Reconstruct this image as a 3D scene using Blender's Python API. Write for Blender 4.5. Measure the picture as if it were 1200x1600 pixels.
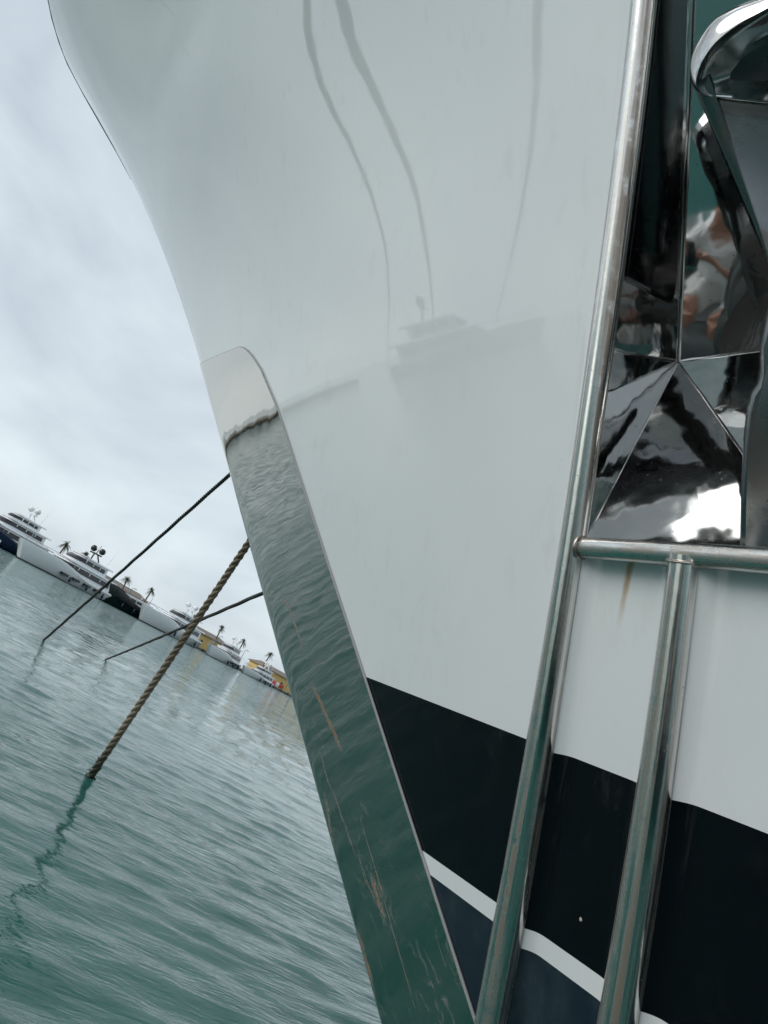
import bpy, bmesh, math, random
import numpy as np
from mathutils import Vector, Matrix

random.seed(7); rng = np.random.default_rng(7)
for o in list(bpy.data.objects): bpy.data.objects.remove(o, do_unlink=True)
S = bpy.context.scene
C = S.collection
R = math.radians

# ------------------------------------------------------------------ camera
CAM_H = 1.2
FPX = 1155.0                       # focal length for a 1600 px tall frame
ROLL = R(27.5); PITCH = R(15.4)
cd = bpy.data.cameras.new('camera'); cam = bpy.data.objects.new('camera', cd); C.objects.link(cam)
cd.sensor_fit = 'VERTICAL'; cd.sensor_height = 36.0; cd.lens = FPX / 1600 * 36.0
cd.clip_start = 0.02; cd.clip_end = 9000
_f = Vector((0, math.cos(PITCH), math.sin(PITCH))); _u = Vector((0, -math.sin(PITCH), math.cos(PITCH))); _r = Vector((1, 0, 0))
_x = _r * math.cos(ROLL) + _u * math.sin(ROLL); _y = -_r * math.sin(ROLL) + _u * math.cos(ROLL)
cam.matrix_world = Matrix(((_x.x, _y.x, -_f.x, 0), (_x.y, _y.y, -_f.y, 0), (_x.z, _y.z, -_f.z, CAM_H), (0, 0, 0, 1)))
S.camera = cam
S.render.resolution_x = 768; S.render.resolution_y = 1024

# ------------------------------------------------------------------ sky, sun, exposure
SUN_AZ, SUN_EL = -116.0, 28.0       # degrees from +Y (clockwise positive), elevation
w = bpy.data.worlds.new('World'); S.world = w; w.use_nodes = True
nt = w.node_tree; nt.nodes.clear()
def N(t, kind, **kw):
    n = t.nodes.new(kind)
    for k, v in kw.items():
        if k.startswith('i_'):
            n.inputs[k[2:].replace('_', ' ')].default_value = v
        else: setattr(n, k, v)
    return n
out = N(nt, 'ShaderNodeOutputWorld'); bg = N(nt, 'ShaderNodeBackground'); bg.inputs[1].default_value = 0.1
sky = N(nt, 'ShaderNodeTexSky'); sky.sky_type = 'NISHITA'; sky.sun_disc = False
sky.sun_elevation = R(SUN_EL); sky.sun_rotation = R(SUN_AZ); sky.air_density = 1.0; sky.dust_density = 2.0
tc = N(nt, 'ShaderNodeTexCoord'); mp = N(nt, 'ShaderNodeMapping'); mp.inputs['Scale'].default_value = (1.2, 1.2, 3.0); mp.inputs['Rotation'].default_value = (0.2, 0.1, 0.5)
n1 = N(nt, 'ShaderNodeTexNoise'); n1.inputs['Scale'].default_value = 1.7; n1.inputs['Detail'].default_value = 5; n1.inputs['Roughness'].default_value = 0.52; n1.inputs['Distortion'].default_value = 0.5
cr = N(nt, 'ShaderNodeValToRGB')
cr.color_ramp.elements[0].position = 0.34; cr.color_ramp.elements[0].color = (4.7, 5.35, 6.1, 1)
cr.color_ramp.elements[1].position = 0.64; cr.color_ramp.elements[1].color = (7.5, 8.45, 8.9, 1)
mx = N(nt, 'ShaderNodeMix', data_type='RGBA'); mx.inputs['Factor'].default_value = 0.90
nt.links.new(tc.outputs['Generated'], mp.inputs[0]); nt.links.new(mp.outputs[0], n1.inputs['Vector'])
nt.links.new(n1.outputs['Fac'], cr.inputs[0])
nt.links.new(sky.outputs[0], mx.inputs['A']); nt.links.new(cr.outputs[0], mx.inputs['B'])
nt.links.new(mx.outputs['Result'], bg.inputs[0]); nt.links.new(bg.outputs[0], out.inputs[0])

sl = bpy.data.lights.new('sun', 'SUN'); sl.energy = 1.5; sl.angle = R(35); sl.color = (1.0, 0.97, 0.93)
so = bpy.data.objects.new('sun', sl); C.objects.link(so)
_d = Vector((math.sin(R(SUN_AZ)) * math.cos(R(SUN_EL)), math.cos(R(SUN_AZ)) * math.cos(R(SUN_EL)), math.sin(R(SUN_EL))))
so.rotation_euler = _d.to_track_quat('Z', 'Y').to_euler(); so.location = (0, 0, 30)
S.view_settings.view_transform = 'Standard'; S.view_settings.look = 'None'; S.view_settings.gamma = 1
S.view_settings.use_curve_mapping = False; S.view_settings.exposure = 0.16
S.render.engine = 'CYCLES'
S.cycles.use_adaptive_sampling = True; S.cycles.adaptive_threshold = 0.02; S.cycles.adaptive_min_samples = 12
S.cycles.max_bounces = 7; S.cycles.glossy_bounces = 5; S.cycles.diffuse_bounces = 2; S.cycles.transmission_bounces = 2

# ------------------------------------------------------------------ helpers
def mat(name, col, rough=0.5, metal=0.0, coat=0.0, ior=1.5, spec=0.5):
    m = bpy.data.materials.new(name); m.use_nodes = True
    b = m.node_tree.nodes['Principled BSDF']
    b.inputs['Base Color'].default_value = (*col, 1); b.inputs['Roughness'].default_value = rough
    b.inputs['Metallic'].default_value = metal; b.inputs['Coat Weight'].default_value = coat
    b.inputs['Coat Roughness'].default_value = 0.03; b.inputs['IOR'].default_value = ior
    b.inputs['Specular IOR Level'].default_value = spec
    return m
def nodes(m): return m.node_tree, m.node_tree.nodes['Principled BSDF']
def noise(t, vec, scale, detail=4, rough=0.5, dist=0.0, mscale=None):
    if mscale:
        mm = N(t, 'ShaderNodeMapping'); mm.inputs['Scale'].default_value = mscale
        t.links.new(vec, mm.inputs[0]); vec = mm.outputs[0]
    n = N(t, 'ShaderNodeTexNoise'); n.inputs['Scale'].default_value = scale; n.inputs['Detail'].default_value = detail
    n.inputs['Roughness'].default_value = rough; n.inputs['Distortion'].default_value = dist
    t.links.new(vec, n.inputs['Vector']); return n.outputs['Fac']
def ramp(t, val, p0, c0, p1, c1):
    r = N(t, 'ShaderNodeValToRGB'); e = r.color_ramp.elements
    e[0].position = p0; e[1].position = p1
    e[0].color = (*c0, 1) if not isinstance(c0, (int, float)) else (c0, c0, c0, 1)
    e[1].color = (*c1, 1) if not isinstance(c1, (int, float)) else (c1, c1, c1, 1)
    t.links.new(val, r.inputs[0]); return r.outputs[0]
def mixc(t, fac, a, b):
    m = N(t, 'ShaderNodeMix', data_type='RGBA')
    for s, v in (('Factor', fac), ('A', a), ('B', b)):
        if hasattr(v, 'is_output'): t.links.new(v, m.inputs[s])
        elif s == 'Factor': m.inputs[s].default_value = v
        else: m.inputs[s].default_value = (*v, 1)
    return m.outputs['Result']
def mth(t, op, a, b=None, c=None, clamp=False):
    m = N(t, 'ShaderNodeMath', operation=op); m.use_clamp = clamp
    for i, v in enumerate((a, b, c)):
        if v is None: continue
        if hasattr(v, 'is_output'): t.links.new(v, m.inputs[i])
        else: m.inputs[i].default_value = v
    return m.outputs[0]
def mrange(t, v, a, b, c=0.0, d=1.0, smooth=True):
    m = N(t, 'ShaderNodeMapRange'); m.interpolation_type = 'SMOOTHSTEP' if smooth else 'LINEAR'
    t.links.new(v, m.inputs[0])
    for i, x in enumerate((a, b, c, d)): m.inputs[i + 1].default_value = x
    return m.outputs[0]

class MB:
    """collects faces and links them as one mesh object"""
    def __init__(s): s.v = []; s.f = []; s.uv = []
    def add(s, vs, fs, uvs=None):
        k = len(s.v); s.v += [tuple(v) for v in vs]; s.f += [tuple(i + k for i in f) for f in fs]
        s.uv += (list(uvs) if uvs is not None else [(0, 0)] * len(vs)); return s
    def box(s, x0, x1, y0, y1, z0, z1):
        vs = [(x, y, z) for x in (x0, x1) for y in (y0, y1) for z in (z0, z1)]
        return s.add(vs, [(0, 1, 3, 2), (4, 6, 7, 5), (0, 4, 5, 1), (2, 3, 7, 6), (0, 2, 6, 4), (1, 5, 7, 3)])
    def loft(s, loops, cap0=True, cap1=True, closed=True):
        n = len(loops[0]); vs = [p for L in loops for p in L]; fs = []
        uvs = [(j / n, i / max(1, len(loops) - 1)) for i in range(len(loops)) for j in range(n)]
        for i in range(len(loops) - 1):
            for j in range(n if closed else n - 1):
                a, b = i * n + j, i * n + (j + 1) % n
                fs.append((a, b, b + n, a + n))
        if cap0: fs.append(tuple(range(n - 1, -1, -1)))
        if cap1: fs.append(tuple((len(loops) - 1) * n + j for j in range(n)))
        return s.add(vs, fs, uvs)
    def tube(s, pts, rad, seg=12, caps=True, squash=None):
        pts = [Vector(p) for p in pts]; n = len(pts); loops = []; L = 0; uv = []
        up = None
        for i, p in enumerate(pts):
            t = (pts[min(i + 1, n - 1)] - pts[max(i - 1, 0)]).normalized()
            if up is None:
                up = t.orthogonal().normalized()
            up = (up - t * up.dot(t)).normalized(); sd = t.cross(up)
            r = rad[i] if isinstance(rad, (list, tuple, np.ndarray)) else rad
            if i: L += (p - pts[i - 1]).length
            loops.append([p + up * (r * math.cos(2 * math.pi * k / seg)) + sd * (r * math.sin(2 * math.pi * k / seg)) for k in range(seg)])
            uv += [(k / seg, L) for k in range(seg)]
        k0 = len(s.v); s.loft(loops, caps, caps); s.uv[k0:] = uv
        return s
    def sphere(s, c, r, nu=16, nv=10, sc=(1, 1, 1)):
        loops = []
        for i in range(1, nv):
            a = math.pi * i / nv
            loops.append([(c[0] + r * sc[0] * math.sin(a) * math.cos(2 * math.pi * j / nu), c[1] + r * sc[1] * math.sin(a) * math.sin(2 * math.pi * j / nu), c[2] - r * sc[2] * math.cos(a)) for j in range(nu)])
        return s.loft(loops)
    def build(s, name, m, parent=None, smooth=False, angle=None, bevel=0.0):
        me = bpy.data.meshes.new(name); me.from_pydata(s.v, [], s.f); me.update()
        uvl = me.uv_layers.new(name='UVMap')
        vi = np.zeros(len(me.loops), dtype=np.int32); me.loops.foreach_get('vertex_index', vi)
        uvl.data.foreach_set('uv', np.array(s.uv, dtype=np.float32)[vi].ravel())
        bm = bmesh.new(); bm.from_mesh(me); bmesh.ops.recalc_face_normals(bm, faces=bm.faces); 
        if bevel: bmesh.ops.bevel(bm, geom=[e for e in bm.edges if len(e.link_faces) == 2 and e.calc_face_angle(0) > 0.5], offset=bevel, segments=2, affect='EDGES', profile=0.6)
        if smooth:
            lim = R(angle if angle else 40)
            for f in bm.faces: f.smooth = True
            for e in bm.edges:
                if len(e.link_faces) == 2 and e.calc_face_angle(0) > lim: e.smooth = False
        bm.to_mesh(me); bm.free()
        if m: me.materials.append(m)
        o = bpy.data.objects.new(name, me); C.objects.link(o); o.parent = parent
        return o
def tag(o, label=None, cat=None, group=None, kind=None):
    if label: o['label'] = label
    if cat: o['category'] = cat
    if group: o['group'] = group
    if kind: o['kind'] = kind
    return o
def empty(name, loc=(0, 0, 0), rz=0.0):
    o = bpy.data.objects.new(name, None); C.objects.link(o); o.location = loc; o.rotation_euler = (0, 0, rz); o.empty_display_size = 0.3
    return o
def copy_tree(o, parent=None):
    c = o.copy(); C.objects.link(c); c.parent = parent
    for ch in [x for x in bpy.data.objects if x.parent == o]: copy_tree(ch, c)
    return c
def ray(px, py):
    """direction of a point of the 1200 x 1600 frame, unit depth along the view axis"""
    vx, vy = (px - 600.0) / FPX, (800.0 - py) / FPX
    return _f + _x * vx + _y * vy
# ------------------------------------------------------------------ water
def water_height(x, y):
    z = np.zeros_like(x)
    r2 = np.random.default_rng(3)
    for i in range(46):
        lam = 0.115 * (1.075 ** i) if i < 30 else 0.25 * (1.07 ** (i - 30))
        th = R(100) + r2.normal(0, 0.38); k = 2 * math.pi / lam
        amp = 0.0040 * lam / (1 + (lam / 0.7) ** 2) * r2.uniform(0.5, 1.3)
        ph = r2.uniform(0, 6.28)
        wob = 0.6 * np.sin(x * 0.7 / (lam + .3) + ph * 2) + 0.6 * np.sin(y * 0.45 / (lam + .3) + ph * 3)
        fade = 1.0 / (1.0 + (np.hypot(x, y) / (lam * 90)) ** 4)
        z += amp * fade * np.sin(k * (x * math.cos(th) + y * math.sin(th)) + ph + wob)
    return z
def stretched(near0, near1, step, far, grow):
    c = list(np.arange(near0, near1, step)); s = step
    while c[-1] < far: s *= grow; c.append(c[-1] + s)
    s = step
    while c[0] > -far: s *= grow; c.insert(0, c[0] - s)
    return np.array(c)
gx = stretched(-4.5, 2.5, 0.035, 5000, 1.045); gy = stretched(1.5, 8.0, 0.035, 5000, 1.045)
GX, GY = np.meshgrid(gx, gy); GZ = water_height(GX, GY)
nx, ny = len(gx), len(gy)
me = bpy.data.meshes.new('water')
me.vertices.add(nx * ny); me.vertices.foreach_set('co', np.stack([GX, GY, GZ], -1).astype(np.float32).ravel())
ii = (np.arange(ny - 1)[:, None] * nx + np.arange(nx - 1)[None, :]).ravel()
quads = np.stack([ii, ii + 1, ii + 1 + nx, ii + nx], -1).astype(np.int32)
me.loops.add(quads.size); me.loops.foreach_set('vertex_index', quads.ravel())
me.polygons.add(len(quads)); me.polygons.foreach_set('loop_start', np.arange(0, quads.size, 4, dtype=np.int32))
me.polygons.foreach_set('loop_total', np.full(len(quads), 4, dtype=np.int32))
me.polygons.foreach_set('use_smooth', np.ones(len(quads), dtype=bool)); me.update(calc_edges=True); me.validate()
M_water = mat('harbour water', (0.023, 0.108, 0.094), 0.045, ior=1.333)
t, b = nodes(M_water)
g = N(t, 'ShaderNodeNewGeometry')
mrot = N(t, 'ShaderNodeMapping'); mrot.inputs['Rotation'].default_value = (0, 0, R(-10)); t.links.new(g.outputs['Position'], mrot.inputs[0])
nA = noise(t, mrot.outputs[0], 1.0, 3, 0.6, 0.3, (5.0, 16.0, 1)); nB = noise(t, mrot.outputs[0], 1.0, 2, 0.6, 0.2, (0.5, 1.5, 1))
big = noise(t, mrot.outputs[0], 1.0, 2, 0.5, 0.5, (0.09, 0.22, 1))
gust = mrange(t, big, 0.38, 0.62, 0.25, 1.1)
hgt = mth(t, 'ADD', mth(t, 'MULTIPLY', nA, 0.022), mth(t, 'MULTIPLY', nB, 0.08))
bp = N(t, 'ShaderNodeBump'); bp.inputs['Strength'].default_value = 0.5; bp.inputs['Distance'].default_value = 1.0
t.links.new(hgt, bp.inputs['Height']); t.links.new(mth(t, 'MULTIPLY', gust, 0.55), bp.inputs['Strength'])
# chop farther out, too fine for the bump to resolve there: slopes straight from a vector noise
mc = N(t, 'ShaderNodeMapping'); mc.inputs['Scale'].default_value = (1.6, 5.5, 1); t.links.new(mrot.outputs[0], mc.inputs[0])
nc = N(t, 'ShaderNodeTexNoise'); nc.inputs['Scale'].default_value = 1.0; nc.inputs['Detail'].default_value = 4; nc.inputs['Roughness'].default_value = 0.65; t.links.new(mc.outputs[0], nc.inputs['Vector'])
vs_ = N(t, 'ShaderNodeVectorMath', operation='SUBTRACT'); t.links.new(nc.outputs['Color'], vs_.inputs[0]); vs_.inputs[1].default_value = (0.5, 0.5, 0.5)
ln = N(t, 'ShaderNodeVectorMath', operation='LENGTH'); t.links.new(g.outputs['Position'], ln.inputs[0])
amp = mth(t, 'MULTIPLY', mrange(t, ln.outputs['Value'], 6.0, 45.0, 0.07, 1.0), mrange(t, big, 0.35, 0.65, 0.75, 1.1))
cb = N(t, 'ShaderNodeCombineXYZ'); t.links.new(mth(t, 'MULTIPLY', amp, 2.2), cb.inputs[0]); t.links.new(mth(t, 'MULTIPLY', amp, 3.3), cb.inputs[1])
vm = N(t, 'ShaderNodeVectorMath', operation='MULTIPLY'); t.links.new(vs_.outputs[0], vm.inputs[0]); t.links.new(cb.outputs[0], vm.inputs[1])
va = N(t, 'ShaderNodeVectorMath', operation='ADD'); t.links.new(bp.outputs[0], va.inputs[0]); t.links.new(vm.outputs[0], va.inputs[1])
vn = N(t, 'ShaderNodeVectorMath', operation='NORMALIZE'); t.links.new(va.outputs[0], vn.inputs[0]); t.links.new(vn.outputs[0], b.inputs['Normal'])
me.materials.append(M_water)
wat = bpy.data.objects.new('water', me); C.objects.link(wat); tag(wat, kind='structure')

# ------------------------------------------------------------------ the yacht whose bow fills the picture
PSI = R(-48); YC = 2.81                       # heading from +Y, distance of the camera to its centre plane
c_ = np.array([math.sin(PSI), math.cos(PSI), 0.0]); p_ = np.array([-math.cos(PSI), math.sin(PSI), 0.0])
def to_world(q): return Vector(q[0] * c_ + (q[1] - YC) * p_ + np.array([0, 0, q[2]]))
def to_ship(P): P = np.array(P); return np.array([P @ c_, P @ p_ + YC, P[2]])
def sm(x, a, b):
    t = np.clip((x - a) / (b - a), 0, 1); return t * t * (3 - 2 * t)
SHEER = 6.0                                   # height of the sheer; it dips to the fairlead notch at the stem head
def sheer_z(y): return 5.05 + 0.93 * sm(np.abs(y), 0.08, 1.10)
def stem_x(z): return 0.949 + 1.298 * z + 0.040 * np.maximum(z - 3.0, 0) ** 2
def tan_a(z): return 0.375 + 0.066 * sm(z, -1, 4.5) + 0.54 * sm(z, 4.6, 7.444)
def nose(z): return 0.05 + 3.385 * sm(z, 2.154, 6.069) ** 2.34
def half(X, z):
    xi = np.maximum(stem_x(z) - X, 0.0)
    y1 = tan_a(z) * np.sqrt(xi * xi + 2 * nose(z) * xi)
    return y1 / np.sqrt(1 + (y1 / 3.6) ** 2)
def hnormal(X, z, e=2e-3):
    gx_ = (half(X + e, z) - half(X - e, z)) / (2 * e); gz_ = (half(X, z + e) - half(X, z - e)) / (2 * e)
    n = np.stack([-gx_, np.ones_like(gx_), -gz_], -1); return n / np.linalg.norm(n, axis=-1, keepdims=True)
def hull_pt(X, z, off=0.0, side=1):
    X = np.asarray(X, float); z = np.asarray(z, float)
    q = np.stack([X, half(X, z), z], -1) + hnormal(X, z) * (np.asarray(off)[..., None] if np.ndim(off) else off)
    q[..., 1] *= side; return q
def on_hull(px, py):
    """ship coordinates where the view ray of a frame point meets the port side"""
    d = ray(px, py); lo = None; t_ = 0.6; o = Vector((0, 0, CAM_H))
    f = lambda tt: (lambda s: half(s[0], s[2]) - s[1])(to_ship(o + d * tt))
    while t_ < 12 and f(t_) < 0: t_ += 0.01
    lo, hi = t_ - 0.01, t_
    for _ in range(30):
        m = (lo + hi) / 2
        if f(m) > 0: hi = m
        else: lo = m
    return to_ship(o + d * hi)

bar_x = [lambda z: 0.869 - 0.028 * z + 0.0235 * z * z, lambda z: 0.475 - 0.018 * z + 0.0345 * z * z, lambda z: 0.075 - 0.010 * z + 0.035 * z * z, lambda z: -0.33 - 0.010 * z + 0.0235 * z * z]
Z_AF, Z_WL, Z_BT, Z_TUBE, Z_PTOP = 0.884, 0.937, 1.392, 1.905, 4.15
def bulge(X, z):
    """fairing of the plating up to each guard bar"""
    s = np.zeros_like(X)
    for k, bx in enumerate(bar_x):
        d = X - bx(z)
        s = np.maximum(s, 0.034 * np.exp(-(np.abs(d) / 0.055) ** 3) * (1 - sm(z, Z_TUBE + 0.0, Z_TUBE + 0.1) * (0 if k == 0 else 1)))
    return s

M_white = mat('gloss white paint', (0.80, 0.81, 0.80), 0.03, coat=0.30, ior=1.53); nodes(M_white)[1].inputs['Coat IOR'].default_value = 1.6
t, b = nodes(M_white); g = N(t, 'ShaderNodeNewGeometry'); tco = N(t, 'ShaderNodeTexCoord')
w1 = noise(t, tco.outputs['Object'], 0.9, 3, 0.5)
t.links.new(mixc(t, mrange(t, w1, 0.3, 0.7), (0.735, 0.765, 0.78), (0.78, 0.805, 0.81)), b.inputs['Base Color'])
dr = noise(t, tco.outputs['Object'], 1.0, 3, 0.65, 0.4, (14, 14, 0.7)); spk = noise(t, tco.outputs['Object'], 130, 2, 0.5); pat = noise(t, tco.outputs['Object'], 2.3, 1, 0.6)
wc = mixc(t, mth(t, 'MULTIPLY', mrange(t, dr, 0.52, 0.72), mrange(t, pat, 0.4, 0.65, 0.0, 0.16)), b.inputs['Base Color'].links[0].from_socket, (0.50, 0.49, 0.44))
t.links.new(mixc(t, mth(t, 'MULTIPLY', mrange(t, spk, 0.735, 0.76), 0.22), wc, (0.30, 0.28, 0.24)), b.inputs['Base Color'])
t.links.new(mth(t, 'MULTIPLY_ADD', mrange(t, dr, 0.45, 0.75), 0.04, 0.018), b.inputs['Roughness'])
WHITE_COL = b.inputs['Base Color'].links[0].from_socket; WHITE_T, WHITE_B, WHITE_OB = t, b, tco.outputs['Object']
w2 = noise(t, tco.outputs['Object'], 1.6, 2, 0.4); bp = N(t, 'ShaderNodeBump'); bp.inputs['Strength'].default_value = 0.012; bp.inputs['Distance'].default_value = 0.1
t.links.new(w2, bp.inputs['Height']); t.links.new(bp.outputs[0], b.inputs['Normal'])
M_black = mat('gloss black paint', (0.003, 0.004, 0.006), 0.06, spec=0.3)
t, b = nodes(M_black); tco = N(t, 'ShaderNodeTexCoord')
s1 = noise(t, tco.outputs['Object'], 60, 2, 0.6); s2 = noise(t, tco.outputs['Object'], 1.0, 4, 0.65, 0.3, (9, 9, 1.6)); s3 = noise(t, tco.outputs['Object'], 3, 2, 0.5)
t.links.new(mrange(t, s1, 0.5, 0.75, 0.05, 0.12), b.inputs['Roughness'])
t.links.new(mixc(t, mth(t, 'MULTIPLY', mrange(t, s2, 0.55, 0.75), mrange(t, s3, 0.45, 0.65, 0.0, 0.5)), (0.003, 0.004, 0.006), (0.035, 0.04, 0.04)), b.inputs['Base Color'])
M_navy = mat('navy antifouling paint', (0.010, 0.020, 0.034), 0.42)
t, b = nodes(M_navy); tco = N(t, 'ShaderNodeTexCoord')
s1 = noise(t, tco.outputs['Object'], 5, 6, 0.65, 0, (1, 1, 0.25)); s2 = noise(t, tco.outputs['Object'], 45, 4, 0.7)
t.links.new(mixc(t, mth(t, 'MULTIPLY', mrange(t, s1, 0.4, 0.75), s2), (0.008, 0.017, 0.030), (0.05, 0.075, 0.085)), b.inputs['Base Color'])
M_dark = mat('black rubber', (0.012, 0.013, 0.014), 0.5)

yacht = empty('motor_yacht', to_world((0, 0, 0)), math.atan2(c_[1], c_[0]))
tag(yacht, 'white motor yacht bow with black boot stripe and polished steel stem plate filling the picture', 'yacht')

def zrows():
    keys = [-0.5, Z_AF, Z_WL, Z_BT, Z_TUBE, Z_PTOP, SHEER]; rows = [keys[0]]; idx = {}
    for a, b_ in zip(keys[:-1], keys[1:]):
        n = max(2, int(round((b_ - a) / 0.045)))
        rows += [a + (b_ - a) * (i + 1) / n for i in range(n)]
    return np.array(rows)
def columns(z):
    """X stations of one row, from the stem aft; columns follow the bars"""
    xs = stem_x(z); B = [f(z) for f in bar_x]; XI = []
    first = max(xs - (B[0] + 0.13), 0.25) if xs - (B[0] + .13) > 0.05 else 0.05
    u = np.linspace(0, 1, 44); XI += list(xs - first * u ** 2.0)
    e = xs - first
    for k, bx in enumerate(B):
        a_ = min(bx + 0.13, e - 0.002)
        if k: XI += list(np.linspace(e, a_, 8)[1:])
        top = XI[-1]; XI += list(np.linspace(top, min(bx, top - .01), 11)[1:]); XI += list(np.linspace(XI[-1], XI[-1] - 0.13, 11)[1:]); e = XI[-1]
    XI += list(e - (e + 9.0) * (np.linspace(0, 1, 26)[1:]) ** 1.3)
    return np.array(XI)
rows = zrows(); CX = np.array([columns(z) for z in rows]); CZ = np.repeat(rows[:, None], CX.shape[1], 1)
_k = int(np.argmin(abs(rows - Z_PTOP))); zs = np.full(CX.shape[1], 5.6)
for _ in range(25):
    xx_ = np.array([columns(z)[j] for j, z in enumerate(zs)]); zs = 0.5 * zs + 0.5 * sheer_z(half(xx_, zs))
for r_i in range(_k + 1, len(rows)):
    f_ = (rows[r_i] - Z_PTOP) / (SHEER - Z_PTOP); CZ[r_i] = Z_PTOP + f_ * (zs - Z_PTOP); CX[r_i] = [columns(z)[j] for j, z in enumerate(CZ[r_i])]
OFF = bulge(CX, CZ)
PORT = hull_pt(CX, CZ, OFF); PORT[:, 0, 1] = 0.0; STBD = PORT.copy(); STBD[..., 1] *= -1
COL1 = 44 - 1 + 10; COL4 = COL1 + 10 + 3 * (7 + 20) - 10     # columns of the first and the last bar
def hull_part(name, z0, z1, m, parent, hole=False):
    r0 = int(np.argmin(abs(rows - z0))); r1 = int(np.argmin(abs(rows - z1))); mb = MB(); nc = CX.shape[1]
    ht0 = int(np.argmin(abs(rows - Z_TUBE))); ht1 = int(np.argmin(abs(rows - Z_PTOP)))
    vs = []; fs = []
    for r in range(r0, r1 + 1): vs += [tuple(p) for p in STBD[r, :0:-1]] + [tuple(p) for p in PORT[r]]
    n = 2 * nc - 1
    for r in range(r1 - r0):
        for j in range(n - 1):
            jc = j - (nc - 1)
            if hole and ht0 <= r + r0 < ht1 and COL1 <= jc < COL4: continue
            fs.append((r * n + j, r * n + j + 1, (r + 1) * n + j + 1, (r + 1) * n + j))
    mb.add(vs, fs); return mb.build(name, m, parent, smooth=True, angle=60)
hull = hull_part('hull', Z_BT, SHEER, M_white, yacht, True)
hull_part('boot_stripe', Z_WL, Z_BT, M_black, hull); hull_part('waterline_stripe', Z_AF, Z_WL, M_white, hull); hull_part('antifouling', -0.5, Z_AF, M_navy, hull)
# deck just under the sheer and the black cap rail round it
top = PORT[-1]; topS = STBD[-1]; dz_ = np.full(CX.shape[1], 4.95); dk = hull_pt(columns(4.95), dz_) * np.array([1, 0.985, 1]); dk[0, 1] = 0; dkS = dk * np.array([1, -1, 1])
mb = MB(); L = [tuple(p) for p in dkS[:0:-1]] + [tuple(p) for p in dk]
mb.add(L, [tuple(range(len(L)))]); mb.build('deck', mat('teak deck', (0.28, 0.19, 0.11), 0.6), yacht)
mb = MB(); mb.tube([tuple(p + np.array([0, 0, 0.008])) for p in topS[:0:-2]] + [tuple(p + np.array([0, 0, 0.008])) for p in top[::2]], 0.012, 8); mb.build('cap_rail', M_dark, yacht, True)
# ------------------------------------------------------------------ steel fittings of the bow
def steel(name, base=(0.60, 0.61, 0.60), rough=0.05, tarnish=0.0, specks=0.0, wav=0.0, stretch=(6, 1.2, 1), wscale=9, tcol=(0.17, 0.105, 0.06)):
    m = mat(name, base, rough, 1.0); t, b = nodes(m); tco = N(t, 'ShaderNodeTexCoord'); col = None
    uv = tco.outputs['UV']; ob = tco.outputs['Object']
    n1 = noise(t, uv, 1.0, 6, 0.62, 0.3, stretch); n2 = noise(t, ob, 14, 5, 0.6); n3 = noise(t, ob, 90, 3, 0.6)
    fac = mth(t, 'MULTIPLY', mrange(t, n1, 0.43, 0.60), mrange(t, n2, 0.22, 0.5)); fac = mth(t, 'MULTIPLY', fac, tarnish)
    sp = mth(t, 'MULTIPLY', mrange(t, n3, 0.66, 0.72), mrange(t, n2, 0.42, 0.6)); sp = mth(t, 'MULTIPLY', sp, specks)
    fac = mth(t, 'MAXIMUM', fac, sp)
    t.links.new(mixc(t, fac, base, tcol), b.inputs['Base Color'])
    t.links.new(mth(t, 'ADD', mth(t, 'MULTIPLY', fac, 0.32), mth(t, 'MULTIPLY_ADD', n2, 0.05, rough - 0.025)), b.inputs['Roughness'])
    t.links.new(mth(t, 'SUBTRACT', 1.0, mth(t, 'MULTIPLY', fac, 0.55)), b.inputs['Metallic'])
    if wav:
        n4 = noise(t, ob, wscale, 2, 0.5); bp = N(t, 'ShaderNodeBump'); bp.inputs['Strength'].default_value = wav; bp.inputs['Distance'].default_value = 0.05
        t.links.new(mth(t, 'ADD', n4, mth(t, 'MULTIPLY', n1, 0.05)), bp.inputs['Height']); t.links.new(bp.outputs[0], b.inputs['Normal'])
    return m
M_bar = steel('weathered steel bar', (0.74, 0.74, 0.72), 0.15, 0.8, 0.7, 0.02, (9, 0.45, 1), 16, (0.27, 0.19, 0.14))
M_tube = steel('weathered steel tube', (0.72, 0.72, 0.70), 0.17, 0.6, 1.0, 0.03, (5, 2.0, 1), 25, (0.20, 0.13, 0.085))
M_pocket = steel('polished pocket steel', (0.60, 0.61, 0.61), 0.032, 0.12, 0.9, 0.045, (5, 5, 1), 4.5)
M_weld = steel('weld bead', (0.7, 0.7, 0.69), 0.12, 0.2, 0.3)
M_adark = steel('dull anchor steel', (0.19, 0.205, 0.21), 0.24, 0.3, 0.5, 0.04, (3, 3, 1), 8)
M_anchor = steel('polished anchor steel', (0.56, 0.57, 0.57), 0.10, 0.25, 0.6, 0.06, (3, 3, 1), 8)

# guard bars: half-round pipes welded down the plating
def bar_path(k, z0, z1, off, n=70): 
    zz = np.linspace(z0, z1, n); return [tuple(p) for p in hull_pt(bar_x[k](zz), zz, off)]
for k, z1 in ((0, Z_PTOP + 0.02), (1, Z_TUBE), (2, Z_TUBE), (3, Z_PTOP + 0.02)):
    zz = np.linspace(-0.45, z1, 90); rr = list(0.047 - 0.012 * sm(zz, 0.8, 2.1))
    MB().tube([tuple(p) for p in hull_pt(bar_x[k](zz), zz, 0.036)], rr, 20).build('guard_bar', M_bar, yacht, True)
def frame_tube(z, r):
    xx = np.linspace(bar_x[0](z), bar_x[3](z), 60); MB().tube([tuple(p) for p in hull_pt(xx, np.full_like(xx, z), 0.03)], r, 20).build('frame_tube', M_tube, yacht, True)
frame_tube(Z_TUBE, 0.029); frame_tube(Z_PTOP, 0.033)
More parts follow.
